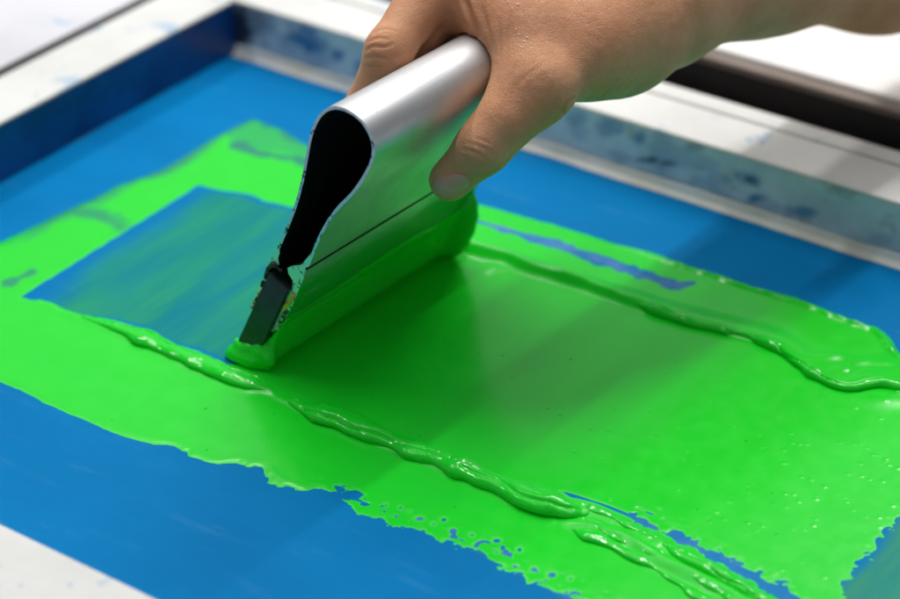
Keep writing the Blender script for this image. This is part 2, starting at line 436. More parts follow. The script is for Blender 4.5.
# broken line of gaps along the far side
ld, _, lv, la = line_field(P2, gpoly(LIL), np.array([[.3], [.6], [.6], [.8], [1], [1], [1], [1], [1], [.9], [.4]])*.0048)
gap = ld-lv[:, 0]*(.25+1.25*fbm(P2*np.array([1, 1]), .007, 77))
d = np.maximum(d, -gap-.0004)
T = .00025
hgt = np.where(d < 0, T*(1-.75*sstep(760, 830, ppx)*sstep(430, 500, ppy))*(1-np.exp(d/.0026)), -.0004*(1-np.exp(-d/.0042)))
inside = sstep(.0002, -.0015, d)
hgt += inside*(.00004*mid+.00002*fine)
# raised far rim with beads
rim = np.exp(-((so+.0022)/.0014)**2)*sstep(560, 700, ppx)*sstep(400, 340, ppy)
hgt += rim*(.0007+.0011*vnoise(P2, .0035, 51))
rim2 = np.exp(-((so+.003)/.002)**2)*(1-sstep(200, 500, ppx))*inside
hgt += rim2*.0001
# the wiped bed between the ridges is a little lower
def ridge(pts, w_in, w_out, heights, sharp=2.0, wig=.001, seed=1, hs=1.35):
    """pts on the fabric plane; + side is the far side of the line"""
    global hgt
    V = smooth_line([tuple(p) for p in gpoly(pts)], 5)
    hv = hs*np.interp(np.linspace(0, len(pts)-1, len(V)), np.arange(len(pts)), heights)
    wv = np.interp(np.linspace(0, len(pts)-1, len(V)), np.arange(len(pts)), w_in)
    ov = np.interp(np.linspace(0, len(pts)-1, len(V)), np.arange(len(pts)), w_out)
    D, S, Q, arc = line_field(P2, V, np.column_stack([hv, wv, ov]))
    D = D*np.where(S > 0, 1, -1)+wig*(fbm(P2, .012, seed, 2)-.5)*2
    w = np.where(D > 0, Q[:, 1], Q[:, 2])
    x = np.abs(D)/w
    up = Q[:, 0]*(1+.35*(fbm(np.column_stack([arc, D*.3]), .014, seed+5, 2)-.5))*np.exp(-x**sharp)
    hgt = hgt+up*sstep(.004, 0, d)
    return D, Q, arc
mm = .001
# near ridge, first part beside the open area
ridge([(40, 298), (60, 309), (85, 319), (117, 329), (150, 341), (180, 355), (205, 366), (232, 377), (255, 386), (272, 392)], [a*mm for a in (1.5, 2, 2.5, 3.5, 3.5, 3.5, 3, 3, 2.5, 1.5)], [a*mm for a in (2, 2.5, 3, 4, 4.5, 5, 5, 4.5, 4, 2)], [a*mm for a in (.3, .8, 1, 2.0, 2.6, 2.4, 2.6, 2.8, 2.4, .8)], 2.4, .0008, 3, .5)
ridge([(262, 388), (285, 399), (305, 409), (322, 414), (350, 425), (385, 440), (420, 454), (455, 468), (490, 482), (525, 494), (555, 505), (580, 509), (605, 517), (640, 533), (690, 558), (740, 583), (790, 612)], [a*mm for a in (1.5, 1.5, 2.5, 4, 4.5, 4, 3.2, 3.0, 3.0, 3.4, 3.4, 3, 2.6, 2.4, 2.2, 2.2, 2.2)], [a*mm for a in (2, 2, 3, 5, 5.5, 5.5, 5, 5, 5.5, 6, 6, 5, 5, 5, 5, 5, 5)], [a*mm for a in (.8, 1.0, 2.2, 4.2, 4.4, 4.6, 4.6, 4.4, 4.2, 4.6, 4.4, 3.2, 2.6, 2.4, 2.2, 2, 2)], 2.3, .0012, 7, .5)
# second, lower fold below it towards the right
ridge([(560, 520), (590, 528), (625, 541), (670, 565), (720, 590), (770, 620)], [2.2*mm]*6, [3.5*mm]*6, [a*mm for a in (.2, 1.4, 1.6, 1.7, 1.6, 1.5)], 2.2, .001, 13)
# far ridge: a step from the thick far strip down to the wiped bed
ridge([(452, 244), (475, 250), (500, 258), (533, 269), (570, 281), (600, 291), (653, 310), (690, 322), (725, 331), (765, 343), (793, 359), (816, 375), (839, 386), (853, 388.5), (867, 385), (882, 383.5), (900, 388), (940, 402)], [a*mm for a in (3, 3.5, 4, 4, 4, 5, 7, 9, 10, 11, 11, 11, 10, 9, 9, 9, 9, 9)], [a*mm for a in (3, 4, 4.5, 4, 3.6, 3.2, 2.6, 2.0, 1.6, 1.4, 1.3, 1.3, 1.3, 1.3, 1.4, 1.8, 2.4, 3)], [a*mm for a in (3, 3.2, 3.2, 3.2, 3.0, 2.6, 2.3, 2.0, 1.7, 1.6, 1.6, 1.7, 1.8, 1.9, 1.9, 2.0, 2.2, 2.2)], 2.2, .0006, 19)
# bubbles caught in the film
rg = np.random.default_rng(4)
bx = rg.uniform(430, 900, 300); by = rg.uniform(340, 580, 300)
okb = (by > 330+(bx-480)*.16) & (by < 470+(bx-500)*.36) & (rg.random(300) < np.clip((bx-470)/300, .03, .8))
bw = gpoly(np.column_stack([bx, by])[okb])
for (x_, y_) in bw:
    i0, j0 = int((x_-gx[0])/.00065), int((y_-gy[0])/.00065)
    if not (4 < i0 < NXg-5 and 4 < j0 < NYg-5): continue
    r0 = rg.uniform(.0005, .0008); hb = rg.uniform(.00012, .00038)
    for ii in range(i0-3, i0+4):
        for jj in range(j0-3, j0+4):
            q_ = ii*NYg+jj
            hgt[q_] += hb*math.exp(-(((gx[ii]-x_)**2*.6+(gy[jj]-y_)**2*1.4)/(r0*r0*.5)))
# small lump beside the blade's far end, and the puckered thick corner on the right
for cx, cy, rx, ry, a in [(497, 270, 13, 5, 1.2), (452, 250, 9, 6, 3.0), (835, 358, 14, 5, 1.0), (862, 364, 18, 5, 1.3), (885, 366, 14, 5, 1.2), (905, 372, 16, 6, 1.2), (890, 400, 26, 8, .7), (846, 372, 10, 4, .8)]:
    hgt += inside*a*mm*np.exp(-(((ppx-cx)/rx)**2+((ppy-cy)/ry)**2))
# fine drag grooves running along the lower right folds
dg = sstep(560, 640, ppx)*sstep(500, 540, ppy)*inside
sx = P2@np.array([.985, -.17]); sy = P2@np.array([.17, .985])
hgt += dg*.0005*(vnoise(np.column_stack([sx*.12, sy]), .0022, 91)-.5)*sstep(.02, .004, line_field(P2, gpoly([(600, 515), (690, 558), (790, 612)]), np.zeros((3, 1)))[0])
thin = np.zeros(len(P2))
for V_, wd, st_ in [([(239, 147), (257, 154), (285, 158), (315, 163)], .004, .95), ([(75, 212), (95, 215), (118, 227)], .009, .75), ([(10, 283), (32, 273)], .0025, .8)]:
    D, _, _, _ = line_field(P2, gpoly(V_), np.zeros((len(V_), 1)))
    thin = np.maximum(thin, st_*sstep(wd, wd*.2, D+mid*.012+fine*.004))
far_pale = poly_sdf(P2, gpoly([(225, 132), (253, 118), (310, 146), (360, 164), (360, 178), (312, 160), (250, 148)]))
thin = np.maximum(thin, .5*sstep(.002, -.004, far_pale+mid*.012))
faredge = (1-sstep(290, 330, ppx))*(1-sstep(215, 260, ppy))
thin = np.maximum(thin, faredge*.85*sstep(-.0085, -.0005, so+.010*(fbm(np.column_stack([P2[:, 0], P2[:, 1]*.3]), .006, 171, 3)-.5)))
keep = d.reshape(NXg, NYg) < .0035
Fq = grid_faces(NXg, NYg)
kf = keep.ravel()
Fq = Fq[kf[Fq].any(1)]
used = np.zeros(len(P2), bool); used[Fq.ravel()] = True
remap = np.cumsum(used)-1
INKV = np.column_stack([P2, hgt])[used]
ink = link_mesh('green_ink', INKV, remap[Fq], M_INK)
set_attr(ink, 'thin', thin[used])
set_attr(ink, 'dry_edge', (sstep(-.0019, -.0002, d+.0006*fine)*(1-sstep(560, 640, ppx)*sstep(420, 380, ppy)))[used])
tag(ink, 'bright green wet ink spread over the blue fabric, with thick glossy ridges', 'ink')

def roll(pts, aw, bh, seed, sh, fl=.82, na=1.0):
    V = smooth_line([tuple(p) for p in gpoly(pts)], 5)
    tq = np.linspace(0, len(pts)-1, len(V)); k0 = np.arange(len(pts))
    vals = np.column_stack([np.interp(tq, k0, aw), np.interp(tq, k0, bh)*fl])*mm
    hh = .0005
    ax = [np.arange(V[:, 0].min()-.012, V[:, 0].max()+.012, hh), np.arange(V[:, 1].min()-.012, V[:, 1].max()+.012, hh), np.arange(-.002, .0095, hh)]
    g2 = np.stack(np.meshgrid(ax[0], ax[1], indexing='ij'), -1).reshape(-1, 2)
    D, S, Q, arc = line_field(g2, V, vals)
    D = D*S+.0030*(fbm(g2, .013, seed, 2)-.5)
    zz = ax[2][None, :]
    a_ = Q[:, :1]; b_ = Q[:, 1:2]
    lift = .22*D[:, None]/np.maximum(a_, 1e-4)*b_*sh               # leaning towards the operator
    e = (np.sqrt((D[:, None]/a_)**2+((zz-b_*.42+lift)/b_)**2)-1)*np.minimum(a_, b_)
    e = e+na*.00085*(fbm(np.column_stack([arc*.22, D]), .0030, seed+3, 2)-.5)[:, None]+na*.0022*(fbm(np.column_stack([arc, D*.5]), .010, seed+9, 2)-.5)[:, None]
    for q_ in (0, 1):                                              # creases where the ink folded over itself
        cl = (fbm(np.column_stack([arc, arc*0]), .022, seed+40+q_, 2)-.5)*1.9+(.25 if q_ else -.2)
        e = e+(.0010*sstep(.35, .6, vnoise(np.column_stack([arc, arc*0]), .018, seed+50+q_))*np.exp(-((D/np.maximum(Q[:, 0], 1e-4)-cl)/.10)**2))[:, None]
    f = np.maximum(e, -.0010-zz).reshape(len(ax[0]), len(ax[1]), len(ax[2]))
    f[0], f[-1], f[:, 0], f[:, -1], f[:, :, 0], f[:, :, -1] = 1, 1, 1, 1, 1, 1
    Vv, Fq = surface_nets(f, np.array([q[0] for q in ax]), hh)
    return link_mesh('ridge', relax(Vv, Fq, 3), Fq, M_RIDGE, ink)
roll([(292, 403), (304, 409), (320, 415), (336, 421), (352, 429), (385, 442), (420, 456), (455, 470), (490, 485), (525, 499), (550, 508), (566, 512), (582, 513)], (1, 3.4, 6.8, 7.2, 5.6, 5.2, 5.0, 5.0, 5.4, 6.2, 7.0, 5.4, 1.6), (.8, 2.2, 4.6, 5.0, 4.0, 4.2, 4.2, 4.0, 4.2, 4.6, 4.6, 3.4, 1.0), 5, 1)
roll([(572, 505), (590, 511), (625, 526), (660, 545), (710, 571), (775, 606)], (1, 2.4, 2.8, 2.4, 2.6, 2.6), (.6, 2.0, 2.4, 2.0, 2.0, 2.0), 25, 1)
roll([(560, 518), (580, 522), (612, 535), (650, 554), (700, 581), (755, 612)], (1, 2.6, 3.2, 3.0, 3.0, 3.0), (.6, 1.8, 2.2, 2.1, 2.0, 2.0), 35, 1)
roll([(540, 521), (566, 529), (600, 542), (640, 562), (690, 590), (730, 612)], (.8, 2.0, 2.6, 2.4, 2.4, 2.4), (.4, 1.0, 1.5, 1.5, 1.4, 1.4), 45, 1)
roll([(560, 277), (585, 286), (615, 296), (653, 311), (690, 323), (725, 332), (765, 344), (793, 360), (816, 376), (839, 387), (853, 389), (866, 386), (882, 384), (905, 390), (945, 405)], (.6, 1.4, 2.4, 3.0, 3.0, 3.0, 2.8, 2.6, 2.8, 3.2, 3.2, 3.0, 3.0, 3.2, 3.2), (.3, 1.4, 2.6, 3.1, 3.0, 2.9, 2.8, 2.6, 2.7, 2.8, 2.8, 2.7, 2.7, 2.8, 2.8), 55, 1)
roll([(84, 318), (100, 324), (122, 331), (150, 343), (180, 356), (205, 366), (232, 377), (252, 385), (270, 391)], (.8, 2.4, 4.2, 5.0, 4.8, 4.6, 4.8, 4.2, 1.0), (.5, 1.5, 2.8, 3.4, 3.2, 3.2, 3.4, 3.0, .8), 15, 1, .74, .5)

# ------------------------------------------------------------------ squeegee
TH = math.radians(3.0)
EX = np.array([math.cos(TH), -math.sin(TH), 0]); EY = np.array([math.sin(TH), math.cos(TH), 0]); ORG = np.array([0, -.0866, 0])
def loc(x, s, z): return ORG+EX*x+EY*s+np.array([0, 0, z])
def to_loc(P):
    v = P-ORG; return np.stack([v@EX, v@EY, v[..., 2]], -1)
LEN = .115
LENB = .122
sq_root = empty('squeegee')
tag(sq_root, 'aluminium handled squeegee with a dark rubber blade pulling through the green ink', 'squeegee')

left_out = [(-36.6, 26.3), (-31, 38.0), (-26.4, 48.4), (-23.2, 54.5), (-20.1, 60.5), (-15.6, 70.2), (-11, 81.1), (-7.2, 92.5), (-4.6, 103.0), (-2.4, 112), (.6, 119.6), (4.8, 125.4), (10.5, 129.0)]
right_out = [(17.5, 129.4), (23.4, 127.2), (27.4, 122.8), (28.9, 117.5), (27.8, 111.7), (24, 104), (18.3, 95.3), (11.3, 86.9), (5.7, 78.6), (1.0, 69.8), (-2.2, 62.3)]
right_low = [(-4.6, 56.8), (-5.3, 55.8), (-6.5, 55.4), (-6.7, 54.6), (-6.2, 54.0), (-6.8, 52.6), (-8.2, 49.2), (-9.7, 45.8), (-11.3, 42.0), (-13.0, 38.0), (-14.9, 34.0), (-17.2, 29.8), (-19.9, 25.4), (-22.8, 21.4), (-24.6, 19.4), (-25.8, 18.6)]
up = smooth_line(left_out+right_out, 5)
outer = np.vstack([up, right_low])
def inset(p, t):
    tg = np.gradient(p, axis=0); n = np.stack([tg[:, 1], -tg[:, 0]], 1); n /= np.linalg.norm(n, axis=1)[:, None]
    return p+n*t
cav = inset(up, 1.25)
cav = cav[(cav[:, 1] > 58.5)]
inner = np.vstack([[(-26.1, 19.3), (-22.3, 27.3), (-18.3, 35.8), (-14.0, 43.5), (-13.4, 46.8), (-15.6, 49.2), (-15.9, 51.6), (-13.2, 53.6), (-8.8, 55.6)], cav[::-1], [(-19.6, 57.0), (-20.6, 54.4), (-20.2, 51.6), (-24.3, 48.3), (-29.0, 38.4), (-35.6, 25.2)]])
prof = np.vstack([outer, inner])*mm
k = len(prof); no = len(outer)
ss = np.array([0, .0004]+list(np.linspace(.006, LEN-.006, 22))+[LEN-.0004, LEN])
# slight rounding of the two cut ends
cen = prof.mean(0)
V = []
for s in ss:
    V += [loc(q[0], s, q[1]) for q in prof]
Fs = []
for i in range(len(ss)-1):
    for j in range(k):
        a, b = i*k+j, i*k+(j+1) % k
        Fs.append((a, b, b+k, a+k))
nside = len(Fs)
Fs.append(tuple(range(k))[::-1]); Fs.append(tuple((len(ss)-1)*k+j for j in range(k)))

al = Mat('brushed_aluminium', (.72, .72, .73), .3, 1.0)
br = al.noise(420, 3, .6, al.coords((1, .02, 1), (0, 0, TH)))
blot = al.noise(24, 4, .6)
al.rough(al.math('ADD', al.ramp(blot, .3, .7, .42, .54), al.math('MULTIPLY', br, .06)))
c = al.mix(al.ramp(blot, .35, .75), (.68, .68, .69), (.54, .55, .56))
scr = al.noise(900, 2, .5, al.coords((1, .015, 1), (0, 0, TH+.05)))
c = al.mix(al.math('MULTIPLY', al.ramp(scr, .66, .72), .4), c, (.40, .41, .42))
c = al.mix(al.math('MULTIPLY', al.ramp(al.noise(90, 4, .7), .62, .72), .35), c, (.32, .36, .36))
geo = al.n('ShaderNodeNewGeometry'); sep = al.n('ShaderNodeSeparateXYZ'); al.l(geo.outputs['Position'], sep.inputs[0])
edge_n = al.math('MULTIPLY', al.noise(60, 4, .6, al.coords((1, .3, 1))), .022)
smear = al.ramp(al.math('ADD', sep.outputs[2], edge_n), .066, .052)
smear = al.math('MULTIPLY', smear, al.ramp(al.noise(170, 4, .6, al.coords((1, .25, 1))), .25, .45, .72, 1.0))
c = al.mix(smear, c, (.010, .42, .035))
al.l(al.math('SUBTRACT', 1.0, al.math('MULTIPLY', smear, .85)), al.b.inputs['Metallic'])
al.color(c); al.bump(br, .00012, .25); al.bump(blot, .0006, .12)
M_ALU = al.m
dk = Mat('black_dirt_and_shade', (.008, .008, .010), .5)  # one black for the dirt and the shade inside the hollow handle
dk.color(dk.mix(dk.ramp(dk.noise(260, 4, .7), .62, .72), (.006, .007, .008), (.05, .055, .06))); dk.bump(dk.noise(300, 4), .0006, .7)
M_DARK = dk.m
ed = Mat('smudged_cut_edge', (.55, .57, .58), .38, .85)
ed.color(ed.mix(ed.ramp(ed.noise(330, 4, .7), .55, .64), (.66, .68, .69), (.025, .03, .03))); M_CUT = ed.m
shell = link_mesh('handle', V, Fs, [M_ALU, M_DARK, M_CUT], sq_root, True, 38)
mi_ = np.zeros(len(Fs), np.int32)
for f in range(nside):
    if f % k >= no-1 and f % k < k-1: mi_[f] = 1
    if f % k == k-1: mi_[f] = 1
    if len(up)+1 <= f % k <= len(up)+3: mi_[f] = 1              # groove faces blackened to stand for its shade
mi_[nside:] = 2
shell.data.polygons.foreach_set('material_index', mi_)

# rubber blade
bl = np.array([(-24.0, 47.3), (-14.4, 43.2), (-34.4, .9), (-36.5, .35), (-44.0, 3.4), (-44.6, 5.0)])*mm
V = []
for s in (-.0022, -.0016, .02, .06, LENB-.001, LENB): 
    sh = .96 if s == -.0022 else 1
    cc = bl.mean(0)
    V += [loc(*(lambda q: (q[0], s, q[1]))(cc+(q-cc)*sh)) for q in bl]
kb = len(bl); Fs = [(i*kb+j, i*kb+(j+1) % kb, (i+1)*kb+(j+1) % kb, (i+1)*kb+j) for i in range(5) for j in range(kb)]
Fs += [tuple(range(kb))[::-1], tuple(5*kb+j for j in range(kb))]
rb = Mat('dark_rubber', (.010, .022, .020), .42)
rb.color(rb.mix(rb.ramp(rb.noise(140, 4), .35, .7), (.006, .016, .015), (.016, .030, .026))); rb.bump(rb.noise(500, 3), .0003, .3)
link_mesh('blade', V, Fs, rb.m, sq_root, True, 30)

# dried ink caught between jaw and blade (yellow) and pale dirt on the other jaw
def lump(name, path, rad, mat, seed):
    pts = np.array(path)*mm
    lo = pts.min(0)-.004; hi = pts.max(0)+.004; hh = .0004
    ax = [np.arange(lo[i], hi[i], hh) for i in range(3)]
    G = np.stack(np.meshgrid(*ax, indexing='ij'), -1)
    f = np.full(G.shape[:3], 1e9)
    for i in range(len(pts)-1):
        dd, _ = seg_dist(G, pts[i], pts[i+1]); f = np.minimum(f, dd-rad*mm)
    f = f+(fbm(G, .0022, seed)-.5)*.0026*rad
    Vv, Fq = surface_nets(f, lo, hh); Vv = relax(Vv, Fq, 1)
    W_ = ORG+Vv[:, :1]*EX+Vv[:, 1:2]*EY+Vv[:, 2:]*np.array([0, 0, 1])
    return link_mesh(name, W_, Fq, mat, sq_root)
M_YEL = Mat('dried_yellow_ink', (.75, .50, .02), .5).m
M_PALE = (lambda t: (t.color(t.mix(t.ramp(t.noise(400, 3), .42, .58), (.03, .035, .03), (.55, .55, .38))), t.m)[-1])(Mat('dried_pale_ink', (.5, .5, .4), .6))
lump('dried_ink', [(-13.6, -.3, 40.5), (-15.3, -.3, 37), (-17.5, -.3, 33.5)], .85, M_YEL, 3)['label'] = 'yellow dried ink'
lump('dried_ink', [(-17.3, -.2, 31.5), (-20.6, -.2, 26), (-23.4, -.2, 21)], .8, M_PALE, 5)['label'] = 'pale crusted ink'
lump('dried_ink', [(-30.5, -.2, 36.0), (-33.5, -.2, 30.5), (-35.2, -.2, 27)], .7, M_PALE, 8)['label'] = 'pale crusted ink'
lump('dried_ink', [(-19.5, 0, 49.6), (-23, 0, 51.0), (-25.5, 0, 48), (-29.5, -.2, 39)], .8, M_DARK, 9)['label'] = 'black crusted ink'

# green ink clinging to the working side of blade and jaw
hh = .0008
ax = [np.arange(-.052, .004, hh), np.arange(-.010, LENB+.010, hh), np.arange(-.003, .056, hh)]
G = np.stack(np.meshgrid(*ax, indexing='ij'), -1)
s_ = G[..., 1]
coat = np.array([(-36, -2), (-30.0, -2), (-29.6, .7), (-27.6, 3.0), (-26.8, 5.5), (-26.4, 8.5), (-25.7, 12), (-24.5, 15.5), (-23.4, 18.6), (-21.8, 21.6), (-19.8, 24.6), (-18.1, 27.6), (-17.0, 30.0), (-18.2, 30.2), (-24, 19.5), (-26, 18), (-36, 1)])*mm
q = G[..., [0, 2]].reshape(-1, 2)
f2 = poly_sdf(q[:].reshape(len(ax[0]), len(ax[1]), len(ax[2]), 2)[:, 0].reshape(-1, 2), coat).reshape(len(ax[0]), 1, len(ax[2]))
f = np.broadcast_to(f2, G.shape[:3]).copy()
und = (fbm(G*np.array([1, .35, 1]), .016, 61, 2)-.5)
f += und*.0012
top = .0295+.003*(fbm(np.stack([s_*1.0, s_*0], -1), .035, 66)-.5)*2       # uneven upper limit of the ink
f = np.maximum(f, (G[..., 2]-top)*.6)
f = np.maximum(f, np.maximum(.0005-s_, s_-LEN-.001-.008*sstep(.016, .002, G[..., 2])))
def smin(a, b, kk):
    hm = np.clip(.5+.5*(b-a)/kk, 0, 1); return b+(a-b)*hm-kk*hm*(1-hm)
def blob(c_, r_, kk=.003):
    global f
    c_ = np.array(c_)*mm; r_ = np.array(r_)*mm
    e = (np.linalg.norm((G-c_)/r_, axis=-1)-1)*r_.min()
    f = smin(f, e+(fbm(G*np.array([1, 1, 2.2]), .005, 71, 2)-.5)*(.0022 if c_[1] < .05 else .0007), kk)
blob((-36, -1.6, 6.2), (9.0, 2.6, 4.2)); blob((-40.5, -1.5, 3.6), (5.5, 3.2, 4.0)); blob((-31, -.2, 6.5), (3.6, 1.8, 5.0))
blob((-44, -.6, 1.2), (5, 4, 2.0)); blob((-35, -1.5, 1.8), (5, 3.4, 2.4))
blob((-24, LEN/mm-1.5, 12), (5.8, 3.0, 11), .005); blob((-16, LEN/mm-1.5, 27), (5, 3.0, 12), .005)
blob((-31, LENB/mm, 3.5), (8, 5, 4.5), .004)
Vv, Fq = surface_nets(f, np.array([a_[0] for a_ in ax]), hh)
Vv = relax(Vv, Fq, 3)
W_ = ORG+Vv[:, :1]*EX+Vv[:, 1:2]*EY+Vv[:, 2:]*np.array([0, 0, 1])
coat_o = link_mesh('ink_coat', W_, Fq, M_INK, sq_root); coat_o['label'] = 'green ink coating'

# ------------------------------------------------------------------ hand and forearm
SQ2 = prof.copy()
def J(px, py, depth, r):                         # joint centre from its place in view, true distance and true thickness
    return np.append(at_depth(np.array(px), np.array(py), depth), r*depth/F_PX)
def Lc(x, s, z, r): return np.append(loc(x*mm, s*mm, z*mm), r*mm)
wrist = J(652, 2, .915, 63); wrist2 = J(612, 28, .902, 51); arm1 = J(760, -40, .955, 66); arm2 = J(880, -50, 1.005, 74); arm3 = J(1120, -110, 1.11, 96)
mcp_i = J(452, -40, .892, 32); pip_i = J(389, 50, .872, 22.5)
dip_i = Lc(-15, 47, 101, 7.8); tip_i = Lc(-20.5, 48, 82, 7.0)
cmc = J(586, 46, .888, 39); mcp_t = J(533, 86, .866, 33); ip_t = J(484, 146, .862, 25.5); tip_t = J(450, 180, .872, 21.5)
mid_t = J(506, 120, .861, 27.5)
bones = []
def chain(group, *js, k=.006):
    for a_, b_ in zip(js[:-1], js[1:]): bones.append((group, a_, b_, k))
chain('arm', arm3, arm2, arm1, wrist, k=.02)
chain('arm', wrist, wrist2, k=.015)
mcps = [mcp_i]
for i in (1, 2, 3):
    o_ = mcp_i.copy(); o_[:3] += EY*(.0205*i)+EX*(.002*i*i*.5)+np.array([0, 0, .003-.003*i*i*.6]); o_[3] = (.0125, .0120, .0112)[i-1]; mcps.append(o_)
for mcp in mcps: chain('palm', wrist2, mcp, k=.014)
chain('palm', wrist2, cmc, mcp_t, k=.012)
web = J(524, 38, .872, 27); web2 = J(520, 20, .882, 34)
web3 = J(482, 10, .886, 23)
chain('palm', mcp_t, web, web3, mcp_i, k=.012); chain('palm', cmc, web2, mcp_i, k=.014)
chain('thumb', mcp_t, mid_t, ip_t, tip_t, k=.006)
chain('f0', mcp_i, pip_i, dip_i, tip_i, k=.005)
for i in (1, 2, 3):
    ln = (1.06, 1.0, .85)[i-1]; s0 = 55+20.0*i
    chain('f%d' % i, mcps[i], Lc(-9.5-1.0*ln, s0, 126, 9.2*(1 if i < 3 else .88)), Lc(-16, s0-3, 103, 8.0*(1 if i < 3 else .88)), Lc(-21, s0-4, 84-4*ln, 7.2*(1 if i < 3 else .88)), k=.005)

def hand_sdf(Pt):
    sh = Pt.shape[:-1]; Q = Pt.reshape(-1, 3).astype(np.float64)
    body = None; fing = {}
    for g, a_, b_, kk in bones:
        dd, hh_ = seg_dist(Q, a_[:3], b_[:3]); dd = dd-(a_[3]+(b_[3]-a_[3])*hh_)
        if g in ('arm', 'palm'): body = dd if body is None else smin(body, dd, kk)
        else: fing[g] = dd if g not in fing else smin(fing[g], dd, kk)
    fs = None
    for g in ('f0', 'f1', 'f2', 'f3'):
        fs = fing[g] if fs is None else smin(fs, fing[g], .0015)
    o_ = smin(body, fs, .007)
    o_ = smin(o_, fing['thumb'], .008)
    l_ = to_loc(Q); near = o_ < .012
    hs = np.full(len(Q), 1.0)
    solid = outer[4:-3]*mm
    hs[near] = poly_sdf(l_[near][:, [0, 2]], solid)
    hs = np.maximum(hs, l_[:, 1]-LEN-.0003)
    o_ = -smin(-o_, hs-.0002, .0012)               # flesh gives way where it presses on the handle
    return o_.reshape(sh)

hh = .00125
allj = np.array([b_[1] for b_ in bones]+[b_[2] for b_ in bones])
cr = (allj[:, :3]-CAM)@np.stack([CR, CU, CF], 1)
lo = (cr-allj[:, 3:]).min(0)-.006; hi = (cr+allj[:, 3:]).max(0)+.006
ax = [np.arange(lo[i], hi[i], hh) for i in range(3)]
G = np.stack(np.meshgrid(*ax, indexing='ij'), -1)
B3 = np.stack([CR, CU, CF], 0)
f = np.empty(G.shape[:3])
for i in range(len(ax[0])): f[i] = hand_sdf(CAM+G[i]@B3)
Vv, Fq = surface_nets(f, np.array([a_[0] for a_ in ax]), hh)
Vw = CAM+Vv@B3
if np.linalg.det(B3) < 0: Fq = Fq[:, ::-1]
Vw = relax(Vw, Fq, 3)
# one split for detail, then folds pressed into the skin
me = bpy.data.meshes.new('hand_tmp'); me.from_pydata(Vw.tolist(), [], Fq.tolist()); bm = bmesh.new(); bm.from_mesh(me)
pxv, pyv, _ = project(Vw)
vis = (pxv > 350) & (pxv < 720) & (pyv > -20) & (pyv < 215)
bm.verts.ensure_lookup_table()
ed_ = [e for e in bm.edges if vis[e.verts[0].index] and vis[e.verts[1].index]]
bmesh.ops.subdivide_edges(bm, edges=ed_, cuts=1, use_grid_fill=True, smooth=0)
bm.normal_update()
co = np.array([v.co[:] for v in bm.verts]); no_ = np.array([v.normal[:] for v in bm.verts])
pxv, pyv, dv = project(co)
front = sstep(.05, -.25, ((co-CAM)/np.linalg.norm(co-CAM, axis=1)[:, None]*no_).sum(1))
P2 = np.column_stack([pxv, pyv]); disp = np.zeros(len(co))
def crease(pts, w, dp, bulge=.35):
    global disp
    V = smooth_line(pts, 4); tp = np.linspace(0, 1, len(V))
    D, _, Q, _ = line_field(P2, V, np.column_stack([np.sin(np.pi*np.clip(tp*.9+.05, 0, 1))**.6]))
    disp = disp-front*Q[:, 0]*dp*mm*(np.exp(-(D/w)**2)-bulge*np.exp(-((D-2.0*w)/(1.3*w))**2))
crease([(461, -12), (467, 5), (473, 22), (478, 36)], 2.6, 1.5)
crease([(482, 8), (486, 22), (490, 38), (495, 55)], 2.2, .5)
crease([(499, 20), (500, 38), (500, 60)], 1.8, .35); crease([(510, 12), (508, 35), (505, 58)], 1.8, .3)
crease([(366, 50), (374, 46), (384, 47), (393, 44)], 1.5, .45); crease([(366, 58), (376, 56), (388, 58), (398, 55)], 1.6, .5); crease([(366, 66), (378, 66), (390, 66)], 1.4, .35); crease([(368, 42), (378, 38), (388, 39)], 1.4, .35); crease([(373, 33), (384, 29), (394, 31)], 1.3, .25)
crease([(566, 119), (563, 112), (566, 104), (573, 98)], 1.8, .9); crease([(548, 118), (551, 108), (558, 98)], 1.6, .3); crease([(580, 112), (584, 102), (592, 94)], 1.8, .35)
crease([(600, 102), (604, 94), (612, 86)], 1.6, .3); crease([(620, 96), (626, 86), (636, 78)], 1.6, .3)
crease([(463, 149), (472, 151), (483, 157), (490, 163)], 1.6, .28); crease([(467, 143), (477, 145), (488, 150), (496, 156)], 1.6, .22); crease([(472, 137), (482, 140), (494, 145)], 1.5, .16); crease([(458, 155), (468, 159), (478, 165)], 1.4, .15)
crease([(512, 92), (522, 80), (534, 70), (548, 62)], 2.4, .12); crease([(505, 84), (513, 72), (520, 58)], 2.0, .18)
rngf = fbm(co, .0035, 81, 2)-.5
disp += .00022*rngf*front
co = co+no_*disp[:, None]
bm.verts.ensure_lookup_table()
for v_, c_ in zip(bm.verts, co): v_.co = c_
hand_me = bpy.data.meshes.new('person'); bm.to_mesh(hand_me); bm.free(); bpy.data.meshes.remove(me)
sk = Mat('skin', (.5, .27, .15), .5, Specular_IOR_Level=.35)
sk.b.inputs['Subsurface Weight'].default_value = .18; sk.b.inputs['Subsurface Radius'].default_value = (1, .35, .18); sk.b.inputs['Subsurface Scale'].default_value = .004
tone = sk.mix(sk.ramp(sk.noise(38, 4, .6), .3, .72), (.76, .385, .21), (.64, .285, .145))
tone = sk.mix(sk.math('MULTIPLY', sk.ramp(sk.noise(95, 4, .65), .48, .7), .32), tone, (.58, .26, .15))
tone = sk.mix(sk.math('MULTIPLY', sk.ramp(sk.noise(520, 4, .7), .52, .74), .16), tone, (.36, .17, .09))
sk.color(tone)
vo = sk.n('ShaderNodeTexVoronoi'); vo.feature = 'DISTANCE_TO_EDGE'; vo.inputs['Scale'].default_value = 900; sk.l(sk.coords(), vo.inputs['Vector'])
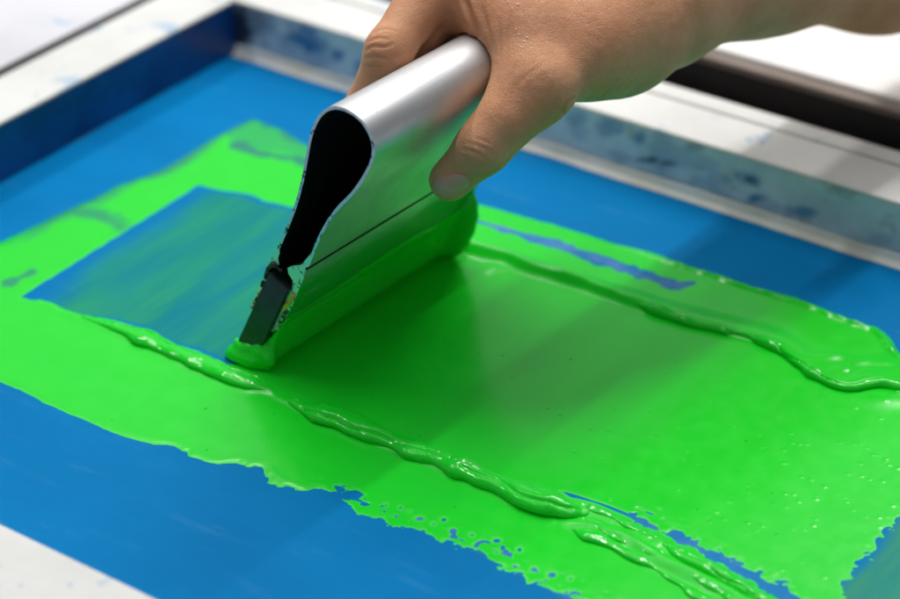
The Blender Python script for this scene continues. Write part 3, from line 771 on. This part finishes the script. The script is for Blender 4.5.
sk.bump(sk.ramp(vo.outputs['Distance'], 0, .12), .0002, .65); sk.bump(sk.noise(330, 5, .65), .0007, .5)
sk.rough(sk.ramp(sk.noise(200, 3), .3, .7, .46, .6))
hand_me.materials.append(sk.m); hand_me.polygons.foreach_set('use_smooth', [True]*len(hand_me.polygons))
person = bpy.data.objects.new('person', hand_me); COL.objects.link(person)
tag(person, "bare forearm and right hand gripping the metal handle, thumb towards the viewer", 'person')

# thumb nail: a thin curved plate lying on the flesh
uu = np.linspace(-1, 1, 41); vv = np.linspace(-1, 1, 41)
Ug, Vg = np.meshgrid(uu, vv, indexing='ij')
xx = Ug*np.sqrt(1-Vg**2/2); yy = Vg*np.sqrt(1-Ug**2/2)             # square to disc
sq = lambda t: np.sign(t)*np.abs(t)**.85
e1 = np.array([18.5, -4.0]); e2 = np.array([5.5, 9.5])
NPX = 451+sq(xx)*e1[0]+sq(yy)*e2[0]*.6; NPY = 184+sq(xx)*e1[1]+sq(yy)*e2[1]
t_ = np.full(NPX.shape, .80); dr = ray(NPX, NPY)
for _ in range(60):
    dd = hand_sdf(CAM+dr*t_[..., None]); t_ = t_+np.clip(dd, -.004, .02)*.8
    t_ = np.minimum(t_, .90)
rr = np.sqrt(xx**2+yy**2)
t_ = t_-(.0009*(1-rr**4)-.0004*sstep(.9, 1.0, rr))
V = (CAM+dr*t_[..., None]).reshape(-1, 3)
nl = Mat('thumb_nail', (.50, .33, .25), .38, Subsurface_Weight=.15)
nl.b.inputs['Subsurface Scale'].default_value = .002
nl.color(nl.mix(nl.noise(150, 3), (.66, .37, .29), (.56, .29, .22)))
nail = link_mesh('nail', V, grid_faces(41, 41)[:, ::-1], nl.m, person)

# ------------------------------------------------------------------ neighbours of the screen on the table
rail = box('metal_rail', (-.9, Y1+W+.003, ZT), (1.3, Y1+W+.046, .004), M_BLACK, None, .002)
tag(rail, 'black metal rail lying between the white frame and the white worktop', 'rail')
wt = empty('worktop', (0, 0, 0)); tag(wt, 'bright white worktop with a brownish edge behind the black rail', 'worktop')
box('top_board', (-1.1, Y1+W+.0602, .0), (1.6, 1.35, .022), whitepaint('bright_white_board', (.93, .93, .92), .9), wt, .001)
box('edge_strip', (-1.1, Y1+W+.0535, .0150), (1.6, Y1+W+.0600, .0192), M_EDGE, wt, .001)
box('side_panel', (-1.1, Y1+W+.0540, ZT), (1.6, Y1+W+.0600, .0148), M_BLACK, wt, 0)
sb = empty('side_board', (0, 0, 0))
xe = X0-WL-.0065
box('top_board', (-1.1, -.9, .0240), (xe, Y1+W-.001, .0292), M_TABLE, sb, .001)
box('edge_panel', (-1.09, -.89, ZT), (xe-.002, Y1+W-.002, .0238), M_BLACK, sb, 0)
box('edge_strip', (xe+.0002, -.9, .012), (xe+.0050, Y1+W-.001, .0280), M_BLACK, sb, 0)  # black strip standing in for the shade of the gap beside the frame
tag(sb, 'pale lilac white board separated from the screen frame by a thin dark gap', 'board')
# drops of wash water on the back of the hand
pts = [(512, 8), (518, 4), (519, 34), (524, 41), (527, 37), (522, 47), (531, 44), (516, 29), (528, 51), (508, 2), (534, 40)]
bm = bmesh.new(); rg = np.random.default_rng(8)
for (x_, y_) in pts:
    t1 = np.array([.80]); dr1 = ray(np.array([x_]), np.array([y_]))
    for _ in range(60): t1 = t1+np.clip(hand_sdf(CAM+dr1*t1[:, None]), -.004, .02)*.8
    r_ = rg.uniform(.0002, .0004)
    bmesh.ops.create_icosphere(bm, subdivisions=2, radius=r_, matrix=Matrix.Translation((CAM+dr1*t1[:, None])[0])@Matrix.Diagonal((1.2, 1, .8, 1)))
me = bpy.data.meshes.new('wet_speckle'); bm.to_mesh(me); bm.free()
me.materials.append(Mat('white_wet_speck', (.95, .95, .93), .15).m); me.polygons.foreach_set('use_smooth', [True]*len(me.polygons))
o = bpy.data.objects.new('wet_speckle', me); COL.objects.link(o); o.parent = person; o['label'] = 'tiny wet white specks'
